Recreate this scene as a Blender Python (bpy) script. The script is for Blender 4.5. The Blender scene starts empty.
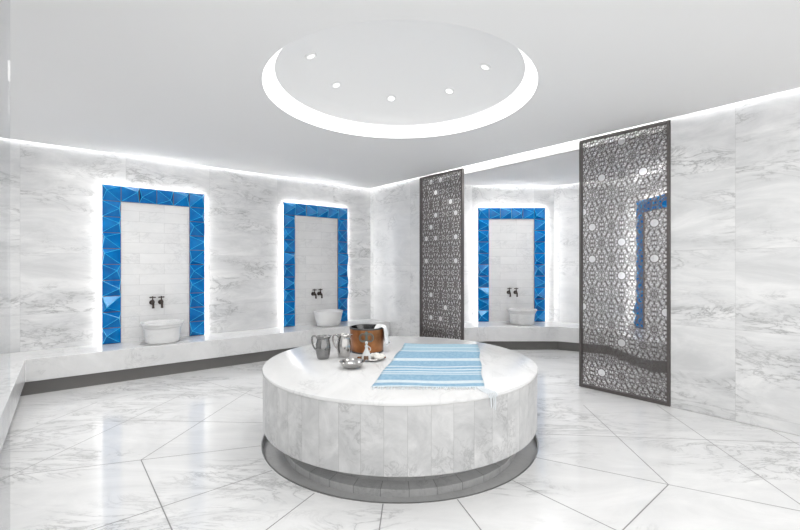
import bpy, bmesh, math, random
from mathutils import Vector, Matrix
R = math.radians; PI = math.pi
random.seed(7)
sc = bpy.context.scene
C = sc.collection

# ---------------- camera ----------------
cd = bpy.data.cameras.new('camera'); cam = bpy.data.objects.new('camera', cd); C.objects.link(cam)
cam.location = (0, 0, 1.5); cam.rotation_euler = (PI/2, 0, 0)
cd.sensor_width = 36; cd.lens = 410/800*36; cd.shift_y = 0.0006; cd.clip_start = .05
sc.camera = cam
# ---------------- world / exposure ----------------
w = bpy.data.worlds.new('world'); sc.world = w; w.use_nodes = True
w.node_tree.nodes['Background'].inputs[0].default_value = (1, .995, .985, 1)
w.node_tree.nodes['Background'].inputs[1].default_value = .95
sc.view_settings.view_transform = 'Standard'; sc.view_settings.look = 'None'
sc.view_settings.gamma = 1; sc.view_settings.use_curve_mapping = False
sc.view_settings.exposure = 0.7
COVE = 26.0; HALO = 9.0; RING = .8

FILL_LIGHTS = [('dome_fill_light', (0, 3.796, 3.12), 1.2, 13), ('hall_fill_light', (-3.0, 4.0, 3.03), 1.0, 22), ('hall_fill_light', (2.3, 2.0, 3.03), 1.0, 15),  # soft discs under dome and ceiling, added for top fill, not room fixtures
         ('hall_fill_light', (-.6, .6, 3.03), 1.0, 9), ('alcove_fill_light', (2.3, 6.5, 2.99), .7, 12)]  # alcove disc likewise added, brightens the space behind the screens
def area_light(name, loc, size, power, rot=(0, 0, 0), col=(1, .985, .96), spread=PI):
    l = bpy.data.lights.new(name, 'AREA'); l.shape = 'DISK'; l.size = size; l.energy = power; l.color = col; l.spread = spread
    o = bpy.data.objects.new(name, l); C.objects.link(o); o.location = loc; o.rotation_euler = rot
    return o
for nm_, lc_, sz_, pw_ in FILL_LIGHTS: area_light(nm_, lc_, sz_, pw_)

# ---------------- materials ----------------
class NT:
    def __init__(s, name):
        s.m = bpy.data.materials.new(name); s.m.use_nodes = True; s.t = s.m.node_tree
        s.b = s.t.nodes['Principled BSDF']
    def n(s, typ, **k):
        x = s.t.nodes.new(typ)
        for a, b in k.items():
            if a.startswith('i_'):
                x.inputs[a[2:]].default_value = b
            else: setattr(x, a, b)
        return x
    def l(s, a, b): s.t.links.new(a, b)
    def math(s, op, a, b=None, c=None):
        x = s.n('ShaderNodeMath', operation=op)
        for i, v in enumerate((a, b, c)):
            if v is None: continue
            if isinstance(v, (int, float)): x.inputs[i].default_value = v
            else: s.l(v, x.inputs[i])
        return x.outputs[0]
    def mix(s, fac, a, b, mode='MIX'):
        x = s.n('ShaderNodeMix', data_type='RGBA', blend_type=mode)
        for i, v in ((0, fac), (6, a), (7, b)):
            if isinstance(v, (int, float)): x.inputs[i].default_value = v
            elif isinstance(v, tuple): x.inputs[i].default_value = v if len(v) == 4 else v + (1,)
            else: s.l(v, x.inputs[i])
        return x.outputs[2]
    def ramp(s, fac, stops, interp='LINEAR'):
        x = s.n('ShaderNodeValToRGB'); x.color_ramp.interpolation = interp
        e = x.color_ramp.elements
        while len(e) > 1: e.remove(e[-1])
        e[0].position = stops[0][0]; e[0].color = tuple(stops[0][1]) + (1,) if len(stops[0][1]) == 3 else stops[0][1]
        for p, c in stops[1:]:
            q = e.new(p); q.color = tuple(c) + (1,)
        s.l(fac, x.inputs[0]); return x.outputs[0]

def g(v): return (v, v, v)

def plain(name, col, rough=.5, metal=0, **k):
    t = NT(name); t.b.inputs['Base Color'].default_value = tuple(col) + (1,)
    t.b.inputs['Roughness'].default_value = rough; t.b.inputs['Metallic'].default_value = metal
    for a, b in k.items(): t.b.inputs[a.replace('_', ' ')].default_value = b
    return t.m

def emit(name, col, s):
    t = NT(name); t.b.inputs['Base Color'].default_value = g(.8) + (1,)
    t.b.inputs['Emission Color'].default_value = tuple(col) + (1,); t.b.inputs['Emission Strength'].default_value = s
    return t.m

def marble(name, base=.80, dark=.42, rough=.2, scale=(.5, .5, 2.2), vein=.5, cloud=.35, brick=None, seed=0., drum=0, rotz=0., patch=0.):
    """white marble, streaks along local x; brick=(width,height,offset x,offset z,joint strength,stagger)"""
    t = NT(name)
    tc = t.n('ShaderNodeTexCoord'); mp = t.n('ShaderNodeMapping')
    mp.inputs['Scale'].default_value = scale; mp.inputs['Location'].default_value = (seed, seed*.7, seed*.3)
    mp.inputs['Rotation'].default_value = (0, rotz if scale[2] != scale[1] else 0, rotz if scale[2] == scale[0] or scale[1] > scale[2] else 0)
    t.l(tc.outputs['Object'], mp.inputs['Vector'])
    W = None; joint = None
    sp = t.n('ShaderNodeSeparateXYZ'); t.l(tc.outputs['Object'], sp.inputs[0])
    if drum:
        ang = t.math('MULTIPLY_ADD', t.math('ARCTAN2', sp.outputs[1], sp.outputs[0]), drum/(2*PI), drum*.5+.18)
        W = t.math('MULTIPLY', t.math('FLOOR', ang), 3.17)
        fr = t.math('FRACT', ang)
        joint = t.math('GREATER_THAN', t.math('ABSOLUTE', t.math('SUBTRACT', fr, .5)), .488)
    if brick:
        bw, bh, ox, oz, js, stg = brick
        zz = t.math('DIVIDE', t.math('SUBTRACT', sp.outputs[2], oz), bh)
        row = t.math('FLOOR', zz)
        xx = t.math('ADD', t.math('DIVIDE', t.math('SUBTRACT', sp.outputs[0], ox), bw), t.math('MULTIPLY', row, stg))
        colm = t.math('FLOOR', xx)
        W = t.math('ADD', t.math('MULTIPLY', colm, 5.3), t.math('MULTIPLY', row, 2.9))
        jw = .003
        jx = t.math('GREATER_THAN', t.math('ABSOLUTE', t.math('SUBTRACT', t.math('FRACT', xx), .5)), .5-jw/bw)
        jz = t.math('GREATER_THAN', t.math('ABSOLUTE', t.math('SUBTRACT', t.math('FRACT', zz), .5)), .5-jw/bh)
        joint = t.math('MAXIMUM', jx, jz)
    def noise(sc_, det, dist, rough_=.55):
        x = t.n('ShaderNodeTexNoise', noise_dimensions='4D' if W else '3D')
        x.inputs['Scale'].default_value = sc_; x.inputs['Detail'].default_value = det
        x.inputs['Distortion'].default_value = dist; x.inputs['Roughness'].default_value = rough_
        t.l(mp.outputs[0], x.inputs['Vector'])
        if W: t.l(W, x.inputs['W'])
        return x.outputs[0]
    n1 = noise(1.5, 9, 1.2, .66)
    cl = t.ramp(n1, [(.35, g(1)), (.52, g(.55)), (.7, g(0))])
    n2 = noise(2.6, 10, 1.6, .66)
    rid = t.math('ABSOLUTE', t.math('SUBTRACT', n2, .5))
    vn = t.ramp(rid, [(0, g(1)), (.007, g(.75)), (.025, g(.22)), (.08, g(0))])
    n3 = noise(1.1, 3, .4)
    gate = t.ramp(n3, [(.46, g(0)), (.6, g(1))])
    bc = g(base) + (1,)
    c = t.mix(t.math('MULTIPLY', cl, cloud), (base, base, base), (base*.60, base*.61, base*.62))
    vf = t.math('MULTIPLY', t.math('MULTIPLY', vn, gate), vein)
    c = t.mix(vf, c, (dark*.6, dark*.61, dark*.63))
    if joint is not None:
        js = brick[4] if brick else (.38 if drum == 50 else .85)
        c = t.mix(t.math('MULTIPLY', joint, js), c, (.25, .25, .25))
    t.l(c, t.b.inputs['Base Color'])
    t.b.inputs['Roughness'].default_value = rough
    return t.m

M = {}
M['wall'] = marble('wall_marble', .84, .36, .22, (.8, .8, 2.3), .75, .72, (1.1, .78, .54, .1, .16, 0), rotz=.14)
M['wall2'] = marble('alcove_marble', .84, .5, .22, (.9, .9, 2.0), .5, .4, (1.1, 1.2, .1, .3, .15, 0), 4.)
M['inner'] = marble('niche_marble', .84, .5, .2, (1.4, 1.4, 2.2), .25, .22, (.62, .15, .1, .05, .22, .5), 9.)
M['bench'] = marble('bench_marble', .82, .5, .2, (1.2, 1.2, 1.2), .35, .3, None, 2.)
M['drum'] = marble('drum_marble', .69, .34, .3, (2.4, 2.4, 2.4), .5, .80, None, 5., 50)
M['top'] = marble('platform_top_marble', .80, .45, .2, (1.5, .7, 1), .3, .25, None, 11.)
M['floor'] = marble('floor_marble', .88, .40, .11, (.55, 1.5, 1.0), .55, .42, None, 3.)
M['basin'] = marble('basin_marble', .85, .5, .25, (2, 2, 5), .2, .22, None, 6.)
M['basin_plain'] = marble('basin_pale', .84, .6, .3, (3, 3, 3), .15, .15, None, 8.)
M['joint'] = plain('joint_grey', g(.26), .6)
M['ceiling'] = plain('ceiling_paint', g(.84), .9)
M['dome'] = plain('dome_plaster', g(.9), .8)
M['plinth'] = plain('plinth_stone', (.17, .165, .16), .45)
M['greytile'] = marble('grey_channel_stone', .66, .3, .35, (3, 3, 3), .3, .5, None, 1., 34)
M['trough'] = marble('channel_floor_stone', .62, .4, .4, (3, 3, 3), .2, .3, None, 1.)
M['plinthtile'] = marble('dark_plinth_stone', .42, .2, .35, (3, 3, 3), .3, .5, None, 2., 46)
M['steel_lip'] = plain('steel_lip', g(.42), .3, 1)
M['cove'] = emit('cove_led', (1, 1, 1), COVE)
M['halo'] = emit('halo_led', (1, 1, 1), HALO)
M['ring'] = emit('ring_diffuser', (1, 1, 1), RING)
M['spot'] = emit('downlight_glow', (1, 1, 1), .42)
M['bronze'] = plain('dark_bronze', (.13, .118, .115), .42, .6)
M['lattice'] = plain('lattice_bronze', (.15, .135, .13), .45, .5)
M['tap'] = plain('tap_bronze', (.07, .055, .05), .3, .85)
M['grout'] = plain('dark_backing', (.2, .15, .13), .6)
M['steel'] = plain('brushed_steel', (.50, .49, .48), .14, 1)
M['steel_dark'] = plain('smoked_steel', (.25, .25, .25), .2, 1)
M['copper'] = None
M['dark_lining'] = plain('bucket_lining', (.10, .10, .10), .35, .8)
M['verdigris'] = plain('verdigris_metal', (.20, .24, .22), .4, .8)
M['cotton'] = plain('white_cotton', (.8, .8, .8), .95)
M['soap'] = plain('ivory_soap', (.86, .84, .79), .6)
M['label'] = plain('brown_label', (.17, .09, .05), .6)
M['fringe'] = plain('fringe_yarn', (.78, .82, .85), .9)

t = NT('copper_shell')
tc = t.n('ShaderNodeTexCoord'); nz = t.n('ShaderNodeTexNoise', i_Scale=9.0, i_Detail=4.0); t.l(tc.outputs['Object'], nz.inputs['Vector'])
t.l(t.ramp(nz.outputs[0], [(.35, (.27, .10, .035)), (.65, (.46, .20, .08))]), t.b.inputs['Base Color'])
t.b.inputs['Metallic'].default_value = .75; t.b.inputs['Roughness'].default_value = .35; M['copper'] = t.m

t = NT('blue_glazed_tile')
tc = t.n('ShaderNodeTexCoord'); nz = t.n('ShaderNodeTexNoise', i_Scale=5.0, i_Detail=3.0); t.l(tc.outputs['Object'], nz.inputs['Vector'])
t.l(t.ramp(nz.outputs[0], [(.3, (.0, .10, .36)), (.7, (.0, .21, .60))]), t.b.inputs['Base Color'])
t.b.inputs['Roughness'].default_value = .16; t.b.inputs['Coat Weight'].default_value = .15; t.b.inputs['Coat Roughness'].default_value = .05
t.b.inputs['Specular Tint'].default_value = (.35, .75, 1, 1)
M['blue'] = t.m
M['ridge_glint'] = plain('painted_ridge_glint', (.04, .55, .90), .2)  # pale blue that stands in for highlights along the tile ridges

t = NT('clear_glass')
tr = t.n('ShaderNodeBsdfTransparent'); tr.inputs[0].default_value = (.95, .955, .96, 1)
gl = t.n('ShaderNodeBsdfGlossy'); gl.inputs['Roughness'].default_value = .02
mx = t.n('ShaderNodeMixShader'); mx.inputs[0].default_value = .09
t.l(tr.outputs[0], mx.inputs[1]); t.l(gl.outputs[0], mx.inputs[2]); t.l(mx.outputs[0], t.t.nodes['Material Output'].inputs[0])
M['glass'] = t.m
M['bottle'] = plain('frosted_flask_glass', (.9, .92, .92), .08, 0, Transmission_Weight=.3)

# towel stripes: UV v runs from the near hem to the far hem
t = NT('striped_towel_cotton')
tc = t.n('ShaderNodeTexCoord'); sp = t.n('ShaderNodeSeparateXYZ'); t.l(tc.outputs['UV'], sp.inputs[0])
blue = (.22, .39, .54); pale = (.33, .50, .60); wh = (.64, .71, .75)
stops = [(0, wh), (.012, blue), (.055, wh), (.10, blue), (.205, wh), (.222, blue), (.24, wh), (.258, blue), (.29, wh), (.31, blue), (.35, wh), (.37, blue),
         (.50, wh), (.56, blue), (.755, wh), (.78, pale), (.87, wh), (.885, pale), (.99, blue)]
c = t.ramp(sp.outputs[1], stops, 'CONSTANT')
nz = t.n('ShaderNodeTexNoise', i_Scale=30.0, i_Detail=5.0); t.l(tc.outputs['UV'], nz.inputs['Vector'])
c = t.mix(t.ramp(nz.outputs[0], [(.4, g(0)), (.65, g(.35))]), c, (.42, .58, .68))
t.l(c, t.b.inputs['Base Color']); t.b.inputs['Roughness'].default_value = .9
M['towel'] = t.m

# ---------------- helpers ----------------
def obj(name, bm, mat, parent=None, smooth=False, loc=None, rotz=None, kind=None):
    bmesh.ops.recalc_face_normals(bm, faces=bm.faces)
    me = bpy.data.meshes.new(name); bm.to_mesh(me); bm.free()
    for m_ in (mat if isinstance(mat, (list, tuple)) else [mat]): me.materials.append(m_)
    if smooth:
        for p in me.polygons: p.use_smooth = True
        try: me.set_sharp_from_angle(angle=R(38))
        except Exception: pass
    o = bpy.data.objects.new(name, me); C.objects.link(o)
    if parent: o.parent = parent
    if loc is not None: o.location = loc
    if rotz is not None: o.rotation_euler = (0, 0, rotz)
    if kind: o['kind'] = kind
    return o

def tag(o, label, cat, group=None):
    o['label'] = label; o['category'] = cat
    if group: o['group'] = group
    return o

def thing(name, label, cat, loc=(0, 0, 0), rotz=0, group=None):
    o = bpy.data.objects.new(name, None); C.objects.link(o); o.empty_display_size = .1
    o.location = loc; o.rotation_euler = (0, 0, rotz)
    return tag(o, label, cat, group)

def box(bm, x0, x1, y0, y1, z0, z1, mi=0):
    v = [bm.verts.new((x, y, z)) for x in (x0, x1) for y in (y0, y1) for z in (z0, z1)]
    for f in ((0, 1, 3, 2), (4, 6, 7, 5), (0, 4, 5, 1), (2, 3, 7, 6), (0, 2, 6, 4), (1, 5, 7, 3)):
        bm.faces.new([v[i] for i in f]).material_index = mi

def prism(bm, poly, z0, z1, bev=0):
    b = [bm.verts.new((p[0], p[1], z0)) for p in poly]; u = [bm.verts.new((p[0], p[1], z1)) for p in poly]
    n = len(poly); bm.faces.new(b[::-1]); bm.faces.new(u)
    for i in range(n): bm.faces.new((b[i], b[(i+1) % n], u[(i+1) % n], u[i]))

def lathe(bm, prof, seg=48, cx=0, cy=0, sx=1, sy=1, close=False):
    rings = []
    for r, z in prof:
        if r < 1e-6: rings.append([bm.verts.new((cx, cy, z))])
        else: rings.append([bm.verts.new((cx+sx*r*math.cos(2*PI*i/seg), cy+sy*r*math.sin(2*PI*i/seg), z)) for i in range(seg)])
    pairs = list(zip(rings, rings[1:])) + ([(rings[-1], rings[0])] if close else [])
    for a, b in pairs:
        for i in range(seg):
            j = (i+1) % seg
            if len(a) == 1 and len(b) == 1: continue
            if len(a) == 1: bm.faces.new((a[0], b[i], b[j]))
            elif len(b) == 1: bm.faces.new((a[i], a[j], b[0]))
            else: bm.faces.new((a[i], a[j], b[j], b[i]))

def tube(bm, pts, rad, seg=10, closed=False, cap=True):
    pts = [Vector(p) for p in pts]; n = len(pts); rings = []
    rr = rad if isinstance(rad, (list, tuple)) else [rad]*n
    up = None
    for i, p in enumerate(pts):
        if closed: d = pts[(i+1) % n]-pts[i-1]
        else: d = pts[min(i+1, n-1)]-pts[max(i-1, 0)]
        d.normalize()
        if up is None: up = d.orthogonal().normalized()
        up = (up-d*up.dot(d)).normalized(); s = d.cross(up)
        rings.append([bm.verts.new(p+(up*math.cos(2*PI*k/seg)+s*math.sin(2*PI*k/seg))*rr[i]) for k in range(seg)])
    for i in range(n if closed else n-1):
        a, b = rings[i], rings[(i+1) % n]
        for k in range(seg): bm.faces.new((a[k], a[(k+1) % seg], b[(k+1) % seg], b[k]))
    if not closed and cap: bm.faces.new(rings[0][::-1]); bm.faces.new(rings[-1])

def arc(c, r, a0, a1, n, ax=(1, 0, 0), ay=(0, 0, 1)):
    c = Vector(c); ax = Vector(ax); ay = Vector(ay)
    return [c+ax*r*math.cos(R(a0+(a1-a0)*i/(n-1)))+ay*r*math.sin(R(a0+(a1-a0)*i/(n-1))) for i in range(n)]

# ---------------- layout of the place (metres) ----------------
H = 3.05; ROOF = 3.26; ZB = .424; ZL = .165
V2 = lambda x, y: Vector((x, y))
uA = V2(.788, .616); nA = V2(-.616, .788); A0 = V2(-2.548, 6.821)
P0 = V2(-.601, 8.343); uB = V2(.657, -.754); nB = V2(.754, .657)
uC = V2(.632, -.775); nC = V2(.775, .632)
CW = V2(-5.161, 4.778)
def B(t, off=0): return P0+uB*t+nB*off
TC = V2(0, 3.796); TR = 1.207

# floor with the round channel cut out of it
bm = bmesh.new()
N = 128; RC = 1.215
inner = []; outer = []
def rect_hit(a):
    dx, dy = math.cos(a), math.sin(a); k = 1e9
    for lim, d, c in ((6.2, dx, TC.x), (-6.2, dx, TC.x), (9.2, dy, TC.y), (-.4, dy, TC.y)):
        if abs(d) > 1e-9:
            s = (lim-c)/d
            if s > 0: k = min(k, s)
    return (TC.x+dx*k, TC.y+dy*k)
angs = sorted([2*PI*i/N for i in range(N)] + [math.atan2(y-TC.y, x) % (2*PI) for x in (6.2, -6.2) for y in (9.2, -.4)])
for a in angs:
    inner.append(bm.verts.new((TC.x+RC*math.cos(a), TC.y+RC*math.sin(a), 0)))
    x, y = rect_hit(a); outer.append(bm.verts.new((x, y, 0)))
n = len(angs)
lo = [bm.verts.new((v.co.x, v.co.y, -.12)) for v in inner]; lo2 = [bm.verts.new((v.co.x, v.co.y, -.12)) for v in outer]
for i in range(n):
    j = (i+1) % n
    bm.faces.new((inner[i], inner[j], outer[j], outer[i])); bm.faces.new((lo[i], lo[j], lo2[j], lo2[i]))
    bm.faces.new((inner[i], inner[j], lo[j], lo[i])); bm.faces.new((outer[i], outer[j], lo2[j], lo2[i]))
JL = [(-3.45, 3.1, -3.32, 4.5), (-2.786, 2.85, -2.52, 4.85), (-2.718, 3.981, -1.238, 3.905), (-1.997, 3.162, -1.80, 4.95),
      (-2.57, 5.348, -1.13, 4.32), (-2.786, 2.922, -1.997, 3.162), (-1.997, 3.162, -1.16, 3.41), (-1.997, 3.162, -.75, 1.68),
      (-.935, 3.0, -2.9, 1.37), (-.564, 2.70, -1.29, 1.3), (-.107, 2.58, -.17, 1.0), (.367, 2.63, .80, 1.2), (.785, 2.86, 2.1, 1.25),
      (1.062, 3.201, 1.837, 2.806), (1.837, 2.806, 3.6, 1.93), (1.837, 2.806, .4, 1.6), (1.837, 2.806, 1.97, 4.4),
      (1.225, 3.65, 3.38, 3.465), (2.76, 4.4, 2.5, 2.48), (3.392, 3.785, 3.30, 3.2)]
_a, _b = B(5.30, -.004), B(9.3, -.004); JL.append((_a.x, _a.y, _b.x, _b.y))
for x0, y0, x1, y1 in JL:
    d = V2(x1-x0, y1-y0).normalized(); q = V2(-d.y, d.x)*.0036
    bm.faces.new([bm.verts.new((p.x, p.y, .0006)) for p in (V2(x0, y0)+q, V2(x1, y1)+q, V2(x1, y1)-q, V2(x0, y0)-q)]).material_index = 1
obj('floor', bm, [M['floor'], M['joint']], kind='structure')
# channel
bm = bmesh.new(); lathe(bm, [(RC, -.055), (.90, -.055), (.90, -.12), (RC, -.12)], 128, close=True)
obj('trim_1', bm, M['trough'], loc=(TC.x, TC.y, 0), kind='structure')
bm = bmesh.new(); lathe(bm, [(RC+.003, -.055), (RC+.003, .004), (RC-.006, .004), (RC-.006, -.055)], 128, close=True)
obj('trim_2', bm, M['steel_lip'], loc=(TC.x, TC.y, 0), kind='structure')

def wall(name, p0, p1, mat, z1=ROOF, th=.1, z0=0):
    d = (p1-p0); L = d.length; bm = bmesh.new(); box(bm, 0, L, 0, th, z0, z1)
    return obj(name, bm, mat, loc=(p0.x, p0.y, 0), rotz=math.atan2(d.y, d.x), kind='structure')

wall('wall_back_left', CW, P0+nB*.0, M['wall'])
wc_end = CW+uC*5.3
bm = bmesh.new(); box(bm, 0, 5.3, -.1, 0, 0, ROOF)
obj('wall_left', bm, M['wall'], loc=(CW.x, CW.y, 0), rotz=math.atan2(uC.y, uC.x)-0, kind='structure')
wall('wall_pier', B(0, .0), B(1.45, .0), M['wall2'], th=.1)
wall('wall_right', B(5.29, .0), B(9.4, .0), M['wall'], th=.1)
# alcove
AP = [B(1.25, .12), V2(1.39, 7.91), V2(2.97, 7.91), V2(4.15, 7.25), V2(4.15, 5.6), B(5.75, .12)]
for i, nm in enumerate(('wall_alcove_left', 'wall_alcove_back', 'wall_alcove_corner', 'wall_alcove_right', 'wall_alcove_end')):
    wall(nm, AP[i], AP[i+1], M['wall2'])

def inset(poly, d, closed=False):
    """offset a left-to-right wall line towards the room (to its right-hand side)"""
    out = []
    for i, p in enumerate(poly):
        def nrm(a, b): e = (b-a).normalized(); return V2(e.y, -e.x)
        if i == 0: out.append(p+nrm(p, poly[1])*d)
        elif i == len(poly)-1: out.append(p+nrm(poly[i-1], p)*d)
        else:
            n1 = nrm(poly[i-1], p); n2 = nrm(p, poly[i+1]); b = (n1+n2).normalized(); out.append(p+b*d/b.dot(n1))
    return out

# ---------------- ceilings ----------------
slot = .05
main = [CW+nC*.0+uC*5.3, CW, P0, B(9.4)]
e = inset(main, slot)
e[0] = e[0]; back = [V2(5.6, -.2), V2(-5.6, -.2)]
poly = [e[1], e[2], e[3], V2(5.8, -.3), V2(-2.2, -.3), e[0]]
bm = bmesh.new()
# ceiling with round opening: fan between the circle and the polygon
cx, cy = TC
pang = [math.atan2(p.y-cy, p.x-cx) % (2*PI) for p in poly]
def poly_hit(a):
    d = V2(math.cos(a), math.sin(a)); best = None
    for i in range(len(poly)):
        p = poly[i]; q = poly[(i+1) % len(poly)]; s = q-p; den = d.x*s.y-d.y*s.x
        if abs(den) < 1e-9: continue
        w_ = p-TC; tt = (w_.x*s.y-w_.y*s.x)/den; uu = (w_.x*d.y-w_.y*d.x)/den
        if tt > 0 and -1e-6 <= uu <= 1+1e-6: best = tt if best is None else min(best, tt)
    return TC+d*best
angs = sorted([2*PI*i/N for i in range(N)]+pang)
RO = 1.21
for z in (H, H+.06):
    ii = [bm.verts.new((cx+RO*math.cos(a), cy+RO*math.sin(a), z)) for a in angs]
    oo = [bm.verts.new((*poly_hit(a), z)) for a in angs]
    if z == H: I0, O0 = ii, oo
    for i in range(len(angs)):
        j = (i+1) % len(angs); bm.faces.new((ii[i], ii[j], oo[j], oo[i]))
for i in range(len(angs)):
    j = (i+1) % len(angs); bm.faces.new((O0[i], O0[j], oo[j], oo[i]))
obj('ceiling', bm, M['ceiling'], kind='structure')
# roof slab over everything, ring gap left for the dome
bm = bmesh.new()
ra = sorted([2*PI*i/N for i in range(N)] + [math.atan2(y-TC.y, x) % (2*PI) for x in (6.2, -6.2) for y in (9.2, -.4)])
for z in (ROOF, ROOF+.06):
    ii = [bm.verts.new((cx+1.25*math.cos(a), cy+1.25*math.sin(a), z)) for a in ra]
    oo = [bm.verts.new((*rect_hit(a), z)) for a in ra]
    for i in range(len(ra)):
        j = (i+1) % len(ra); bm.faces.new((ii[i], ii[j], oo[j], oo[i]))
obj('ceiling', bm, M['ceiling'], kind='structure')
# dome: shallow bowl above the opening
bm = bmesh.new()
prof = [(1.30, ROOF+.08), (1.30, 3.175), (1.215, 3.175), (1.11, 3.175)]
prof += [(1.11*math.cos(R(a)), 3.175+.30*math.sin(R(a))) for a in range(8, 90, 8)] + [(0, 3.475)]
lathe(bm, prof, 96)
obj('ceiling', bm, M['dome'], loc=(cx, cy, 0), smooth=True, kind='structure')
# ring light
bm = bmesh.new(); lathe(bm, [(RO+.003, H+.004), (RO+.006, H+.12), (1.112, H+.122), (1.112, H+.118), (RO-.001, H+.115), (RO+.001, H+.004)], 128, close=True)
o = obj('ring_light', bm, M['ring'], loc=(cx, cy, 0), smooth=True)
tag(o, 'glowing white ring lining the round ceiling recess', 'ceiling light')
# downlights in dome
dl = 'recessed downlight in the ceiling dome, '
spots = [(5.4, dl+'rightmost of the five'), (49, dl+'second from the right'), (97, dl+'middle one of the five and lowest in the photo'), (145, dl+'second from the left'), (189, dl+'leftmost and faintest of the five')]
for a, lab in spots:
    r = .81; zz = 3.175+.30*math.sqrt(1-(r/1.11)**2)
    x, y = cx+r*math.cos(R(a)), cy+r*math.sin(R(a))
    th = thing('downlight', lab, 'ceiling light', (x, y, zz), 0, 'downlights in the dome')
    tilt = Vector((-math.cos(R(a))*.38, -math.sin(R(a))*.38, -1)).normalized()
    th.rotation_mode = 'QUATERNION'; th.rotation_quaternion = Vector((0, 0, -1)).rotation_difference(tilt)
    bm = bmesh.new(); lathe(bm, [(.052, .012), (.052, -.012), (.040, -.016), (.036, -.006), (.036, .012)], 24, close=True); obj('trim_ring', bm, M['ceiling'], th, True)
    bm = bmesh.new(); lathe(bm, [(0, -.009), (.037, -.009), (.037, -.004), (0, -.004)], 24); obj('lens', bm, M['spot'], th)

# alcove ceiling with its own fascia and slot
ap = inset(AP, .07)
fascia0, fascia1 = B(1.2, .30), B(5.9, .30)
bm = bmesh.new()
prism(bm, [B(1.42, .30), ap[1], ap[2], ap[3], ap[4], B(5.45, .30)], H-.02, H+.06)
obj('ceiling', bm, M['ceiling'], kind='structure')
bm = bmesh.new(); L = 4.0
box(bm, 0, L, 0, .03, H-.02, ROOF)
obj('trim_3', bm, M['ceiling'], loc=(*B(1.45, .30), 0), rotz=math.atan2(uB.y, uB.x), kind='structure')

# LED strips in the coves (on top of the slab edge, facing the wall)
def cove(name, p, q, label, mat='cove', zoff=.065, hh=.03):
    d = q-p; bm = bmesh.new(); box(bm, 0, d.length, -.02, 0, H+zoff, H+zoff+hh)
    o = obj(name, bm, M[mat], loc=(p.x, p.y, 0), rotz=math.atan2(d.y, d.x))
    tag(o, label, 'strip light', 'cove lighting strips')
ci = inset(main, slot+.03)
cove('cove_light_strip', ci[1], ci[2], 'white light strip in the ceiling cove above the long wall with two blue frames')
cove('cove_light_strip', ci[0]+(ci[1]-ci[0])*.3, ci[1], 'white light strip in the ceiling cove above the far left wall')
cove('cove_light_strip', ci[2]+uB*.05, ci[2]+uB*1.35, 'white light strip in the ceiling cove above the pier beside the left lattice screen')
cove('cove_light_strip', ci[2]+uB*5.35, ci[2]+uB*8.6, 'white light strip in the ceiling cove above the right marble wall')
cove('cove_light_strip', ci[2]+uB*1.5, ci[2]+uB*5.2, 'bright light strip in the ceiling slot over the alcove opening between the screens')
aq = inset(AP, .10)
cove('cove_light_strip', aq[1], aq[2], 'white light strip in the alcove ceiling above the frontal blue frame')
cove('cove_light_strip', aq[2], aq[3], 'white light strip in the alcove ceiling above the angled wall right of the frame')
cove('cove_light_strip', aq[3], aq[4], 'white light strip in the alcove ceiling behind the right lattice screen')

# ---------------- benches ----------------
F = V2(-4.28, 4.68); Bend = B(.631); CEND = 3.9
def bench(label, polyslab, polyplinth):
    th = thing('marble_bench', label, 'bench', (polyslab[0].x, polyslab[0].y, 0))
    o0 = polyslab[0]
    bm = bmesh.new(); prism(bm, [p-o0 for p in polyslab], ZL, ZB); bmesh.ops.recalc_face_normals(bm, faces=bm.faces)
    bmesh.ops.bevel(bm, geom=[e_ for e_ in bm.edges], offset=.004, segments=1, affect='EDGES')
    obj('seat_slab', bm, M['bench'], th)
    bm = bmesh.new(); prism(bm, [p-o0 for p in polyplinth], 0, ZL); obj('plinth', bm, M['plinth'], th)['label'] = 'dark grey recessed plinth'
e_ = .006
pb = .07
bench('long L-shaped white marble bench on a dark plinth under the two left blue frames',
      [CW+V2(e_*2, 0), P0-nA*e_+uB*0-uA*.01, Bend-uA*.01, F, F+uC*CEND, CW+uC*(CEND+.25)+nC*e_],
      [CW+V2(e_*2, 0), P0-nA*e_-uA*.01, B(.631-pb)-uA*.01, F-(uA+uC)*pb*.98, F+uC*CEND-nC*pb, CW+uC*(CEND+.25)+nC*e_])
wl = inset(AP, e_); fl = inset(AP, .70); pl = inset(AP, .78-.0)
pl = inset(AP, .60)
def hitB(p, q, off):
    # intersection of line pq with plane B at offset
    d = q-p; k = (off-(p-P0).dot(nB))/d.dot(nB); return p+d*k
fb = hitB(fl[1], fl[0], .05); wb = hitB(wl[1], wl[0], .12)
pbb = hitB(pl[1], pl[0], .05)
bench('white marble bench running round the walls of the alcove behind the lattice screens',
      [wb, wl[1], wl[2], wl[3], wl[4], fl[4], fl[3], fl[2], fl[1], fb, B(1.46, .05), B(1.46, .115)],
      [wb, wl[1], wl[2], wl[3], wl[4], pl[4], pl[3], pl[2], pl[1], pbb, B(1.46, .05), B(1.46, .115)])

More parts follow.
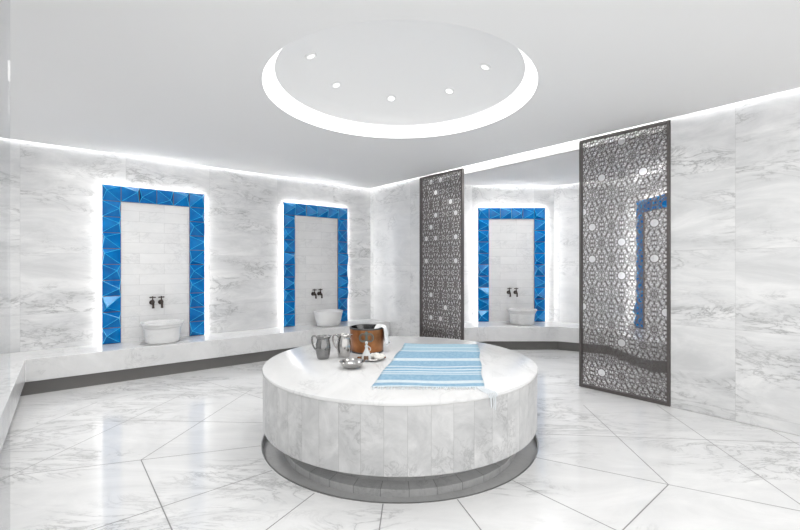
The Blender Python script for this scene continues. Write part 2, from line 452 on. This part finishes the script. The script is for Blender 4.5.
# ---------------- blue tile frames ----------------
FW, FH, TW = 1.29, 2.18, .215
def blue_frame(loc, rotz, label, seed):
    rnd = random.Random(seed)
    th = thing('tiled_niche_frame', label, 'wall frame', loc, rotz, 'blue tiled niche frames')
    hw = FW/2; th_ = FH/10
    y0 = -.065
    def ring(bm, out, inn, ya, yb):
        box(bm, -out, -inn, ya, yb, 0, FH-(hw-out)); box(bm, inn, out, ya, yb, 0, FH-(hw-out)); box(bm, -inn, inn, ya, yb, FH-(hw-inn), FH-(hw-out))
    bm = bmesh.new(); ring(bm, hw, hw-TW, y0, -.045); obj('backing', bm, M['grout'], th)
    bm = bmesh.new()
    def tile(x0, z0, x1, z1, k):
        gp = .004; x0 += gp; x1 -= gp; z0 += gp; z1 -= gp; yb = y0-.004; ya = y0-.072
        b = [bm.verts.new(p) for p in ((x0, yb, z0), (x1, yb, z0), (x1, yb, z1), (x0, yb, z1))]
        bb = [bm.verts.new((v.co.x, y0+.001, v.co.z)) for v in b]
        fx = rnd.choice((.1, .22, .78, .9)); fz = rnd.uniform(.25, .75)
        a = bm.verts.new((x0+(x1-x0)*fx, ya, z0+(z1-z0)*fz))
        for i in range(4):
            bm.faces.new((b[i], b[(i+1) % 4], a)); bm.faces.new((b[i], b[(i+1) % 4], bb[(i+1) % 4], bb[i]))
        bm.faces.new(bb[::-1])
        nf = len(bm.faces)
        for v in b: tube(bm, [v.co, a.co], .003, 5)  # thin pale tubes, a highlight painted on each ridge
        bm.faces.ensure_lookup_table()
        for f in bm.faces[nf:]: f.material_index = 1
    for i in range(10):
        for s in (-hw, hw-TW): tile(s, i*th_, s+TW, (i+1)*th_, i)
    for i in range(1, 5): tile(-hw+i*TW, FH-th_, -hw+(i+1)*TW, FH, i)
    obj('tile_border', bm, [M['blue'], M['ridge_glint']], th)
    bm = bmesh.new(); ring(bm, hw-.018, hw-.045, -.044, -.001); obj('light_strip', bm, M['halo'], th)['label'] = 'white backlight glowing round the outer edge'
    bm = bmesh.new(); box(bm, -hw+TW-.02, hw-TW+.02, -.03, -.0015, 0, FH-TW+.02); obj('inner_panel', bm, M['inner'], th)['label'] = 'white marble panel in courses'
    return th
aA = math.atan2(uA.y, uA.x)
def onA(s, off=0): p = A0+uA*s-nA*off; return p
def fl3(p, z): return (p.x, p.y, z)
ZF = ZB+.001
fr = [(onA(-1.308, .002), aA, 'large blue faceted tile frame nearest the camera on the long left wall', 1),
      (onA(1.25, .002), aA, 'blue faceted tile frame on the long wall, farther one beside the pale pier', 2),
      (V2(2.135, 7.908), 0, 'blue faceted tile frame facing the camera inside the alcove between the two screens', 3),
      (V2(4.148, 6.445), -PI/2, 'blue faceted tile frame glimpsed through the holes of the right lattice screen', 4)]
for p, r, lab, s in fr: blue_frame(fl3(p, ZF), r, lab, s)

# ---------------- washbasins ----------------
def basin(loc, label, r, h, banded):
    th = thing('washbasin', label, 'basin', loc, 0, 'marble washbasins')
    bm = bmesh.new()
    k = r
    prof = [(0, .004), (k*.76, .004), (k*.79, .012)]
    if banded:
        prof += [(k*.84, h*.55), (k*.86, h*.74), (k*.90, h*.76), (k*.93, h*.80), (k*.93, h*.86), (k*.985, h*.90), (k, h*.95), (k, h)]
    else:
        prof += [(k*.88, h*.45), (k*.96, h*.82), (k, h*.95), (k, h)]
    prof += [(k*.90, h), (k*.87, h*.9), (k*.78, h*.45), (k*.55, h*.22), (.03, h*.16), (0, h*.15)]
    lathe(bm, prof, 64); obj('bowl', bm, M['basin'] if banded else M['basin_plain'], th, True)
    bm = bmesh.new(); lathe(bm, [(0, h*.15), (.026, h*.165), (.026, h*.185), (0, h*.188)], 20); obj('drain', bm, M['steel'], th, True)
    bm = bmesh.new(); lathe(bm, [(0, .0), (.28, .0), (.28, .004), (.274, .0042), (0, .0042)], 64); obj('base_disc', bm, M['plinth_pale'], th)['label'] = 'grey inlaid disc in the bench'
M['plinth_pale'] = plain('pale_grey_inlay', g(.42), .35)
basin(fl3(V2(-3.345, 5.775), ZB+.0005), 'grey-veined marble basin with a banded rim in front of the nearest blue frame', .268, .285, True)
basin(fl3(V2(-1.29, 7.375), ZB+.0005), 'plain white tapered basin in front of the blue frame left of the pier', .262, .265, False)
basin(fl3(V2(2.24, 7.54), ZB+.0005), 'pale marble basin on the alcove bench in front of the frontal blue frame', .268, .275, True)

# ---------------- taps ----------------
def tap(loc, rotz, label):
    th = thing('wall_tap', label, 'tap', loc, rotz, 'dark bronze wall taps')
    bm = bmesh.new()
    tube(bm, [(0, -.0005, 0), (0, -.010, 0)], [.036, .032], 24); tube(bm, [(0, -.010, 0), (0, -.016, 0)], [.024, .02], 20)
    obj('flange', bm, M['tap'], th, True)
    bm = bmesh.new(); tube(bm, [(0, -.012, 0), (0, -.05, 0), (0, -.085, 0)], [.014, .017, .019], 16)
    tube(bm, [(0, -.065, -.028), (0, -.065, 0), (0, -.065, .03), (0, -.065, .045)], [.012, .021, .017, .009], 16)
    obj('valve_body', bm, M['tap'], th, True)
    bm = bmesh.new(); tube(bm, [(0, -.08, 0), (0, -.105, -.002), (0, -.12, -.018), (0, -.124, -.045), (0, -.124, -.078)], [.015, .016, .016, .014, .017], 14)
    obj('spout', bm, M['tap'], th, True)
    bm = bmesh.new(); tube(bm, [(-.027, -.065, .075), (.027, -.065, .075)], [.008, .008], 10); tube(bm, [(0, -.092, .075), (0, -.038, .075)], [.008, .008], 10)
    for dx, dy in ((-.029, 0), (.029, 0), (0, .029), (0, -.029)):
        lathe(bm, [(0, .064), (.008, .067), (.012, .075), (.008, .083), (0, .086)], 12, dx, -.065+dy)
    tube(bm, [(0, -.065, .042), (0, -.065, .092)], [.008, .009], 12)
    obj('cross_handle', bm, M['tap'], th, True)
PT = .031
for s, dx, lab in ((-1.308, -.055, 'dark bronze tap over the nearest basin, left one of the pair'), (-1.308, .055, 'dark bronze tap over the nearest basin, right one of the pair'),
                   (1.24, -.06, 'dark bronze tap over the plain white basin, left one of the pair'), (1.24, .06, 'dark bronze tap over the plain white basin, right one of the pair')):
    p = onA(s+dx, .002+PT); tap(fl3(p, .965 if s < 0 else .98), aA, lab)
tap((2.085, 7.906-PT, .985), 0, 'dark bronze tap over the alcove basin, left one of the pair')
tap((2.215, 7.906-PT, .985), 0, 'dark bronze tap over the alcove basin, right one of the pair')

# ---------------- lattice screens ----------------
SA = .224
def screen(t0, label, circles, seed, width=.975):
    rnd = random.Random(seed)
    p = B(t0); th = thing('lattice_screen', label, 'screen', (p.x, p.y, 0), math.atan2(uB.y, uB.x), 'perforated metal screens')
    fwid = .028; z0, z1 = .002, H-.003
    bm = bmesh.new(); y0, y1 = -.012, .038
    box(bm, 0, fwid, y0, y1, z0, z1); box(bm, width-fwid, width, y0, y1, z0, z1)
    box(bm, fwid, width-fwid, y0, y1, z0, z0+fwid*1.3); box(bm, fwid, width-fwid, y0, y1, z1-fwid, z1)
    obj('frame', bm, M['bronze'], th)
    bm = bmesh.new()
    X0, X1, Z0, Z1 = fwid, width-fwid, z0+fwid*1.3, z1-fwid
    ya, yb = .004, .012
    def strip(a, b, wd=.0048, cc=None, cr=0):
        # clip to the panel, and outside of a circle
        (ax, az), (bx, bz) = a, b
        dx, dz = bx-ax, bz-az; t0_, t1_ = 0., 1.
        for q, r in ((-dx, ax-X0), (dx, X1-ax), (-dz, az-Z0), (dz, Z1-az)):
            if abs(q) < 1e-12:
                if r < 0: return
            else:
                s = r/q
                if q < 0: t0_ = max(t0_, s)
                else: t1_ = min(t1_, s)
        if t0_ >= t1_: return
        segs = [(t0_, t1_)]
        holes = [(cc, cr)] if cc else []
        if cc == 'all': holes = [((.4875+.112*c_, .219+(0 if c_ % 2 == 0 else .194)+.388*k_), .044) for c_, k_ in cs]
        for cc, cr in holes:
            fx, fz = ax-cc[0], az-cc[1]; A = dx*dx+dz*dz; Bq = 2*(fx*dx+fz*dz); Cq = fx*fx+fz*fz-cr*cr; D = Bq*Bq-4*A*Cq
            if D > 0:
                s0 = (-Bq-math.sqrt(D))/(2*A); s1 = (-Bq+math.sqrt(D))/(2*A); segs = [q for a_, b_ in segs for q in ((a_, min(b_, s0)), (max(a_, s1), b_)) if q[1]-q[0] > 0]
        L = math.hypot(dx, dz); nx, nz = -dz/L*wd/2, dx/L*wd/2
        for s0, s1 in segs:
            if s1-s0 < 1e-4: continue
            P = (ax+dx*s0, az+dz*s0); Q = (ax+dx*s1, az+dz*s1)
            v = [bm.verts.new((x, y, z)) for y in (ya, yb) for x, z in ((P[0]+nx, P[1]+nz), (Q[0]+nx, Q[1]+nz), (Q[0]-nx, Q[1]-nz), (P[0]-nx, P[1]-nz))]
            for f in ((0, 1, 2, 3), (7, 6, 5, 4), (0, 4, 5, 1), (2, 6, 7, 3)): bm.faces.new([v[i] for i in f])
    def poly(pts, wd): 
        for i in range(len(pts)): strip(pts[i], pts[(i+1) % len(pts)], wd)
    rad = SA/2/math.cos(R(15))*math.cos(R(15))   # inradius
    cs = set(circles)
    for c in range(-5, 6):
        for k in range(-1, 9):
            u = .4875+.112*c; z = .219+(0 if c % 2 == 0 else .194)+.388*k
            if u < -.12 or u > width+.12 or z < -.12 or z > H+.12: continue
            mids = [(u+rad*math.cos(R(30*i)), z+rad*math.sin(R(30*i))) for i in range(12)]
            kind = 'circle' if (c, k) in cs else ('star' if rnd.random() < .34 else 'dense')
            cr = {'circle': .045, 'star': .038, 'dense': 0}[kind]
            for i in range(12):
                strip(mids[i], mids[(i+5) % 12], .0047, (u, z), cr)
                strip(mids[i], mids[(i+3) % 12], .0032, (u, z), cr)
            rr = SA/2/math.cos(R(15))
            poly([(u+rr*math.cos(R(30*i+15)), z+rr*math.sin(R(30*i+15))) for i in range(12)], .0026)
            if kind == 'circle':
                poly([(u+.046*math.cos(R(15*i)), z+.046*math.sin(R(15*i))) for i in range(24)], .006)
            elif kind == 'star':
                poly([(u+(.041 if i % 2 == 0 else .027)*math.cos(R(30*i+30)), z+(.041 if i % 2 == 0 else .027)*math.sin(R(30*i+30))) for i in range(12)], .005)
            else:
                poly([(u+.017*math.cos(R(30*i)), z+.017*math.sin(R(30*i))) for i in range(12)], .0035)
            for sg in (30, 90):    # small triangle in each gap between three rosettes
                tx, tz_ = u+SA/math.sqrt(3)*math.cos(R(sg)), z+SA/math.sqrt(3)*math.sin(R(sg))
                for q in (0, 60): poly([(tx+.026*math.cos(R(120*i+q+sg)), tz_+.026*math.sin(R(120*i+q+sg))) for i in range(3)], .0026)
    for k in range(-14, 32):
        for sg in (-1, 1):
            z_ = .219+.388*k; strip((.4875-1.2, z_-sg*1.2*math.tan(R(60))), (.4875+1.2, z_+sg*1.2*math.tan(R(60))), .0036, 'all', 1)
    for c in range(-5, 6, 1):
        strip((.4875+.112*c, 0), (.4875+.112*c, H), .0022, 'all', 1)
    for k in range(0, 17): strip((0, .219+.194*k), (width, .219+.194*k), .004, 'all', 1)
    obj('lattice_panel', bm, M['lattice'], th)
    return th
circR = [(0, 7), (0, 4), (0, 3), (0, 1), (-2, 6), (-2, 0), (2, 6), (-3, 4), (-3, 3), (3, 4), (3, 3), (-4, 5), (-4, 2), (4, 5), (4, 2)]
circL = [(-2, 7), (0, 7), (-1, 6), (2, 6), (-2, 5), (3, 5), (-1, 5), (-3, 4), (-1, 4), (3, 4), (-2, 2), (1, 1), (-2, 1), (0, 1), (4, 2), (-3, 3), (3, 3)]
screen(1.453, 'tall dark bronze lattice screen standing beside the white marble pier, left of the alcove opening', circL, 5)
screen(4.310, 'tall dark bronze lattice screen standing against the right marble wall, nearest the camera', circR, 6)

# ---------------- round platform ----------------
th = thing('round_marble_platform', 'large round white marble platform in the middle of the floor', 'platform', (TC.x, TC.y, -.055))
ZT = .638+.055; z0 = .158+.055
bm = bmesh.new(); lathe(bm, [(0, ZT-.03), (TR-.004, ZT-.03), (TR+.002, ZT-.024), (TR+.004, ZT-.014), (TR, ZT-.004), (TR-.008, ZT), (0, ZT)], 160)
obj('top_slab', bm, M['top'], th, True)
bm = bmesh.new(); lathe(bm, [(0, z0), (TR-.010, z0), (TR-.003, z0+.006), (TR-.001, ZT-.030), (0, ZT-.030)], 160)
obj('drum', bm, M['drum'], th, True)['label'] = 'drum faced with upright grey-white marble slabs'
bm = bmesh.new(); lathe(bm, [(.955, 0), (.955, z0), (.90, z0), (.90, 0)], 128, close=True); obj('plinth', bm, M['plinthtile'], th)
bm = bmesh.new(); lathe(bm, [(1.045, 0), (1.045, .050), (.956, .060), (.956, 0)], 128, close=True); obj('curb_ring', bm, M['greytile'], th)

ZP = .6385
# ---------------- striped towel ----------------
TL, TRr, BL, BR = V2(.055, 4.485), V2(.85, 4.45), V2(-.205, 2.885), V2(.59, 2.88)
th = thing('striped_towel', 'light blue and white striped fringed towel lying across the round platform', 'towel', (.3, 3.7, ZP))
O = V2(.3, 3.7)
bm = bmesh.new(); uvl = bm.loops.layers.uv.new('UVMap')
NU, NV = 26, 52; rnd = random.Random(3)
def tz(u, v): return .0045+.003*math.sin(u*5+v*9)*math.sin(v*14+u*3)+.0035*max(0, math.sin(u*4+v*2.2))*max(0, (v-.8))*5
grid = []
for j in range(NV+1):
    v = j/NV; row = []
    for i in range(NU+1):
        u = i/NU; p = (BL*(1-u)+BR*u)*(1-v)+(TL*(1-u)+TRr*u)*v-O
        p = p+V2(.006*math.sin(v*17+u), .008*math.sin(u*7+v*3)*(1 if v < .95 else .5))
        row.append((bm.verts.new((p.x, p.y, tz(u, v))), u, v))
    grid.append(row)
for j in range(NV):
    for i in range(NU):
        q = [grid[j][i], grid[j][i+1], grid[j+1][i+1], grid[j+1][i]]
        f = bm.faces.new([a[0] for a in q])
        for lp, a in zip(f.loops, q): lp[uvl].uv = (a[1], a[2])
o = obj('woven_cloth', bm, M['towel'], th, True)
m_ = o.modifiers.new('solid', 'SOLIDIFY'); m_.thickness = .003; m_.offset = 1
bm = bmesh.new()
for i in range(64):
    u = (i+.5)/64; p = BL*(1-u)+BR*u-O; L = rnd.uniform(.035, .06); dx = rnd.uniform(-.02, .02)
    tube(bm, [(p.x, p.y+.01, .005), (p.x+dx*.5, p.y-L*.5, .005), (p.x+dx, p.y-L, .0035)], [.003, .0032, .002], 5)
# the corner strands that reach the edge and hang over it
def edgept(a, r): return V2(TC.x+r*math.cos(a), TC.y+r*math.sin(a))-O
for k in range(6):
    a = math.atan2(-1.026, .615)+(k-2.5)*.012; q0 = BR-O+V2(-.05+.009*k, .0); q1 = edgept(a, 1.15); q2 = edgept(a, 1.208); q3 = edgept(a, 1.2165)
    hang = (.02, .09, .03, .10, .11, .025)[k]
    tube(bm, [(q0.x, q0.y, .006), (q1.x, q1.y, .005), (q2.x, q2.y, .004), (q3.x, q3.y, -.010), (q3.x+rnd.uniform(-.006, .006), q3.y, -hang)], [.004, .004, .004, .004, .003], 6)
obj('fringe', bm, M['fringe'], th)['label'] = 'white twisted fringe, a few strands hanging over the edge'

# ---------------- pitchers ----------------
def pitcher(loc, rotz, label, mat, s=1.):
    th = thing('metal_pitcher', label, 'pitcher', loc, rotz, 'bell-shaped metal pitchers')
    bm = bmesh.new()
    out = [(0, 0), (.050, 0), (.054, .004), (.060, .03), (.067, .07), (.069, .10), (.065, .14), (.057, .172), (.056, .188), (.062, .204), (.066, .207)]
    prof = out+[(.064, .209)]+[(r-.0035, z+.003) for r, z in out[::-1][:-2]]+[(0, .004)]
    lathe(bm, [(r*s, z*s) for r, z in prof], 48)
    # draw the rim out into a spout on the +x side
    for v in bm.verts:
        if v.co.z > .17*s:
            a = math.atan2(v.co.y, v.co.x); k = math.exp(-(a/.38)**2)*(v.co.z/s-.17)/.04
            v.co.x += .022*k*s; v.co.z += .006*k*s
    obj('body', bm, M[mat], th, True)
    bm = bmesh.new()
    pts = [(-.056, 0, .185), (-.075, 0, .205), (-.098, 0, .203), (-.108, 0, .18), (-.106, 0, .145), (-.095, 0, .11), (-.078, 0, .085), (-.066, 0, .078)]
    # smooth path
    P = [Vector(p)*s for p in pts]; Q = []
    for i in range(len(P)-1):
        p0, p1, p2, p3 = P[max(i-1, 0)], P[i], P[i+1], P[min(i+2, len(P)-1)]
        for q in range(4):
            t_ = q/4; Q.append(.5*((2*p1)+(p2-p0)*t_+(2*p0-5*p1+4*p2-p3)*t_*t_+(3*p1-p0-3*p2+p3)*t_**3))
    Q.append(P[-1]); tube(bm, Q, .008*s, 10)
    obj('handle', bm, M[mat], th, True)
    return th
pitcher((-.712, 3.80, ZP), R(-8), 'darker smoked metal pitcher on the round platform, left one of the pair', 'steel_dark')
pitcher((-.528, 3.87, ZP), R(-8), 'brighter polished steel pitcher on the round platform beside the copper bucket', 'steel')

# ---------------- bowl ----------------
th = thing('steel_bowl', 'shallow polished steel bowl in front of the pitchers', 'bowl', (-.406, 3.465, ZP))
bm = bmesh.new()
lathe(bm, [(0, 0), (.055, 0), (.075, .008), (.094, .028), (.101, .044), (.108, .052), (.109, .054), (.100, .052), (.092, .034), (.073, .014), (.05, .008), (0, .008)], 56)
obj('bowl_body', bm, M['steel'], th, True)

# ---------------- copper bucket ----------------
BX, BY = -.33, 4.13
th = thing('copper_bucket', 'copper-coloured bucket with ring handles and dark rims on the round platform', 'bucket', (BX, BY, ZP))
bm = bmesh.new(); lathe(bm, [(0, .006), (.157, .006), (.159, .01), (.174, .235), (.168, .235), (.153, .014), (0, .012)], 64); obj('shell', bm, M['copper'], th, True)
bm = bmesh.new(); lathe(bm, [(.1585, 0), (.161, 0), (.1625, .014), (.1585, .014)], 64, close=True); obj('base_band', bm, M['dark_lining'], th, True)
bm = bmesh.new(); lathe(bm, [(.164, .232), (.1755, .232), (.1785, .240), (.1765, .247), (.164, .247)], 64, close=True); obj('rim_band', bm, M['dark_lining'], th, True)
bm = bmesh.new(); lathe(bm, [(.167, .236), (.1635, .244), (.1525, .03), (0, .028)], 64); obj('lining', bm, M['steel_dark'], th, True)
for ang in (-88, 92):
    a = R(ang); d = Vector((math.cos(a), math.sin(a), 0)); s_ = Vector((-d.y, d.x, 0)); c0 = d*.176+Vector((0, 0, .165))
    bm = bmesh.new()
    for sg in (-1, 1):
        c1 = c0+s_*.032*sg
        tube(bm, [c1+s_*.036*math.cos(R(q))+Vector((0, 0, .04*math.sin(R(q))))+d*.006 for q in range(0, 360, 18)], .0048, 8, closed=True)
        tube(bm, [c1+s_*.046*math.cos(R(q))*.5+Vector((0, 0, .028*math.sin(R(q))))+d*.007 for q in range(0, 360, 24)], .003, 6, closed=True)
    hr = obj('ring_handle', bm, M['verdigris'], th, True)
    bm = bmesh.new(); c2 = c0+Vector((0, 0, .045))-d*.003
    tube(bm, [c2, c2+d*.012], [.017, .012], 16); tube(bm, [c2+Vector((0, 0, -.02)), c2+Vector((0, 0, -.06))+d*.002], [.008, .005], 8)
    obj('lug', bm, M['verdigris'], hr, True)
# cloth over the bucket's right rim
bm = bmesh.new()
a0 = R(12); rows = []
path = [(.05, .17), (.10, .20), (.125, .225), (.150, .250), (.172, .2525), (.186, .246), (.193, .225), (.198, .19), (.204, .15), (.212, .11), (.222, .085)]
for j in range(19):
    ph = a0+R((j-9)*4.6); row = []
    for k, (r, z) in enumerate(path):
        rr = r+.004*math.sin(j*1.9+k*.4)*(1 if k > 4 else .3); zz = z-(.012*math.cos(j*.8) if k > 8 else 0)
        row.append(bm.verts.new((rr*math.cos(ph), rr*math.sin(ph), zz)))
    rows.append(row)
for j in range(18):
    for k in range(len(path)-1): bm.faces.new((rows[j][k], rows[j+1][k], rows[j+1][k+1], rows[j][k+1]))
o = obj('hand_cloth', bm, M['cotton'], None, True, loc=(BX, BY, ZP)); m_ = o.modifiers.new('s', 'SOLIDIFY'); m_.thickness = .004; m_.offset = 1
tag(o, 'white cloth draped over the right rim of the copper bucket', 'cloth')

# ---------------- tray, soaps, flask ----------------
TX, TY = -.262, 3.765
th = thing('metal_tray', 'small oval metal tray in front of the copper bucket', 'tray', (TX, TY, ZP))
bm = bmesh.new(); lathe(bm, [(0, 0), (.105, 0), (.128, .010), (.134, .018), (.131, .020), (.124, .012), (.103, .004), (0, .004)], 56, sx=1.0, sy=.86); obj('tray_body', bm, M['steel'], th, True)
soaps = [(.055, -.02, .023, 'white flower soap on the metal tray, nearest the flask'), (.092, .012, .022, 'white flower soap at the right end of the metal tray'), (.045, .045, .024, 'white flower soap at the back of the metal tray'),
         (.082, -.038, .018, 'small white flower soap at the front of the metal tray'), (.010, .06, .02, 'white flower soap behind the flask on the metal tray')]
for i, (dx, dy, r, lab) in enumerate(soaps):
    r *= 1.3
    bm = bmesh.new(); rn = random.Random(i)
    lathe(bm, [(0, 0), (r*.7, .0), (r*.95, r*.4), (r*.8, r*.9), (r*.35, r*1.15), (0, r*1.2)], 20)
    for ring_r, cnt, zz in ((.78, 7, .75), (.42, 5, 1.15)):
        for k in range(cnt):
            a = 2*PI*k/cnt+rn.random(); px, py = r*ring_r*math.cos(a), r*ring_r*math.sin(a)
            lathe(bm, [(0, r*(zz-.35)), (r*.36, r*(zz-.12)), (r*.38, r*zz), (r*.2, r*(zz+.28)), (0, r*(zz+.3))], 10, px, py)
    o = obj('flower_soap', bm, M['soap'], None, True, loc=(TX+dx, TY+dy, ZP+.0045)); tag(o, lab, 'soap', 'flower soaps on the tray')
th = thing('glass_flask', 'small white glass flask with a stopper and brown label in front of the copper bucket', 'bottle', (-.303, 3.705, ZP+.0062))
bm = bmesh.new()
lathe(bm, [(0, 0), (.040, 0), (.0445, .006), (.0435, .03), (.037, .055), (.020, .085), (.013, .105), (.014, .122), (.019, .128), (.016, .130), (.010, .122), (.009, .10), (0, .098)], 40); obj('body', bm, M['bottle'], th, True)
bm = bmesh.new(); lathe(bm, [(0, .12), (.010, .122), (.012, .135), (.007, .140), (.014, .152), (.013, .165), (0, .172)], 20); obj('stopper', bm, M['bottle'], th, True)
bm = bmesh.new(); tube(bm, arc((.016, 0, .100), .021, -75, 95, 12), .0035, 8); obj('handle', bm, M['bottle'], th, True)
bm = bmesh.new(); gr = []
for rr_ in (.047, .043):
    for z in (.012, .046):
        k_ = rr_ if z < .03 else rr_-.003
        gr.append([bm.verts.new((k_*math.cos(R(-118+56*i/8)), k_*math.sin(R(-118+56*i/8)), z)) for i in range(9)])
for i in range(8):
    for p, q in ((0, 1), (1, 3), (3, 2), (2, 0)): bm.faces.new((gr[p][i], gr[p][i+1], gr[q][i+1], gr[q][i]))
for i in (0, 8): bm.faces.new((gr[0][i], gr[1][i], gr[3][i], gr[2][i]))
obj('label', bm, M['label'], th, True)['label'] = 'small brown label'

# ---------------- glass panel at the left ----------------
GX = -.957*1.5
th = thing('glass_partition', 'clear frameless glass partition cut off by the left edge of the view', 'glass panel', (GX, 1.5, 0))
bm = bmesh.new(); box(bm, -.20, 0, 0, .010, .002, H-.003); obj('pane', bm, M['glass'], th)
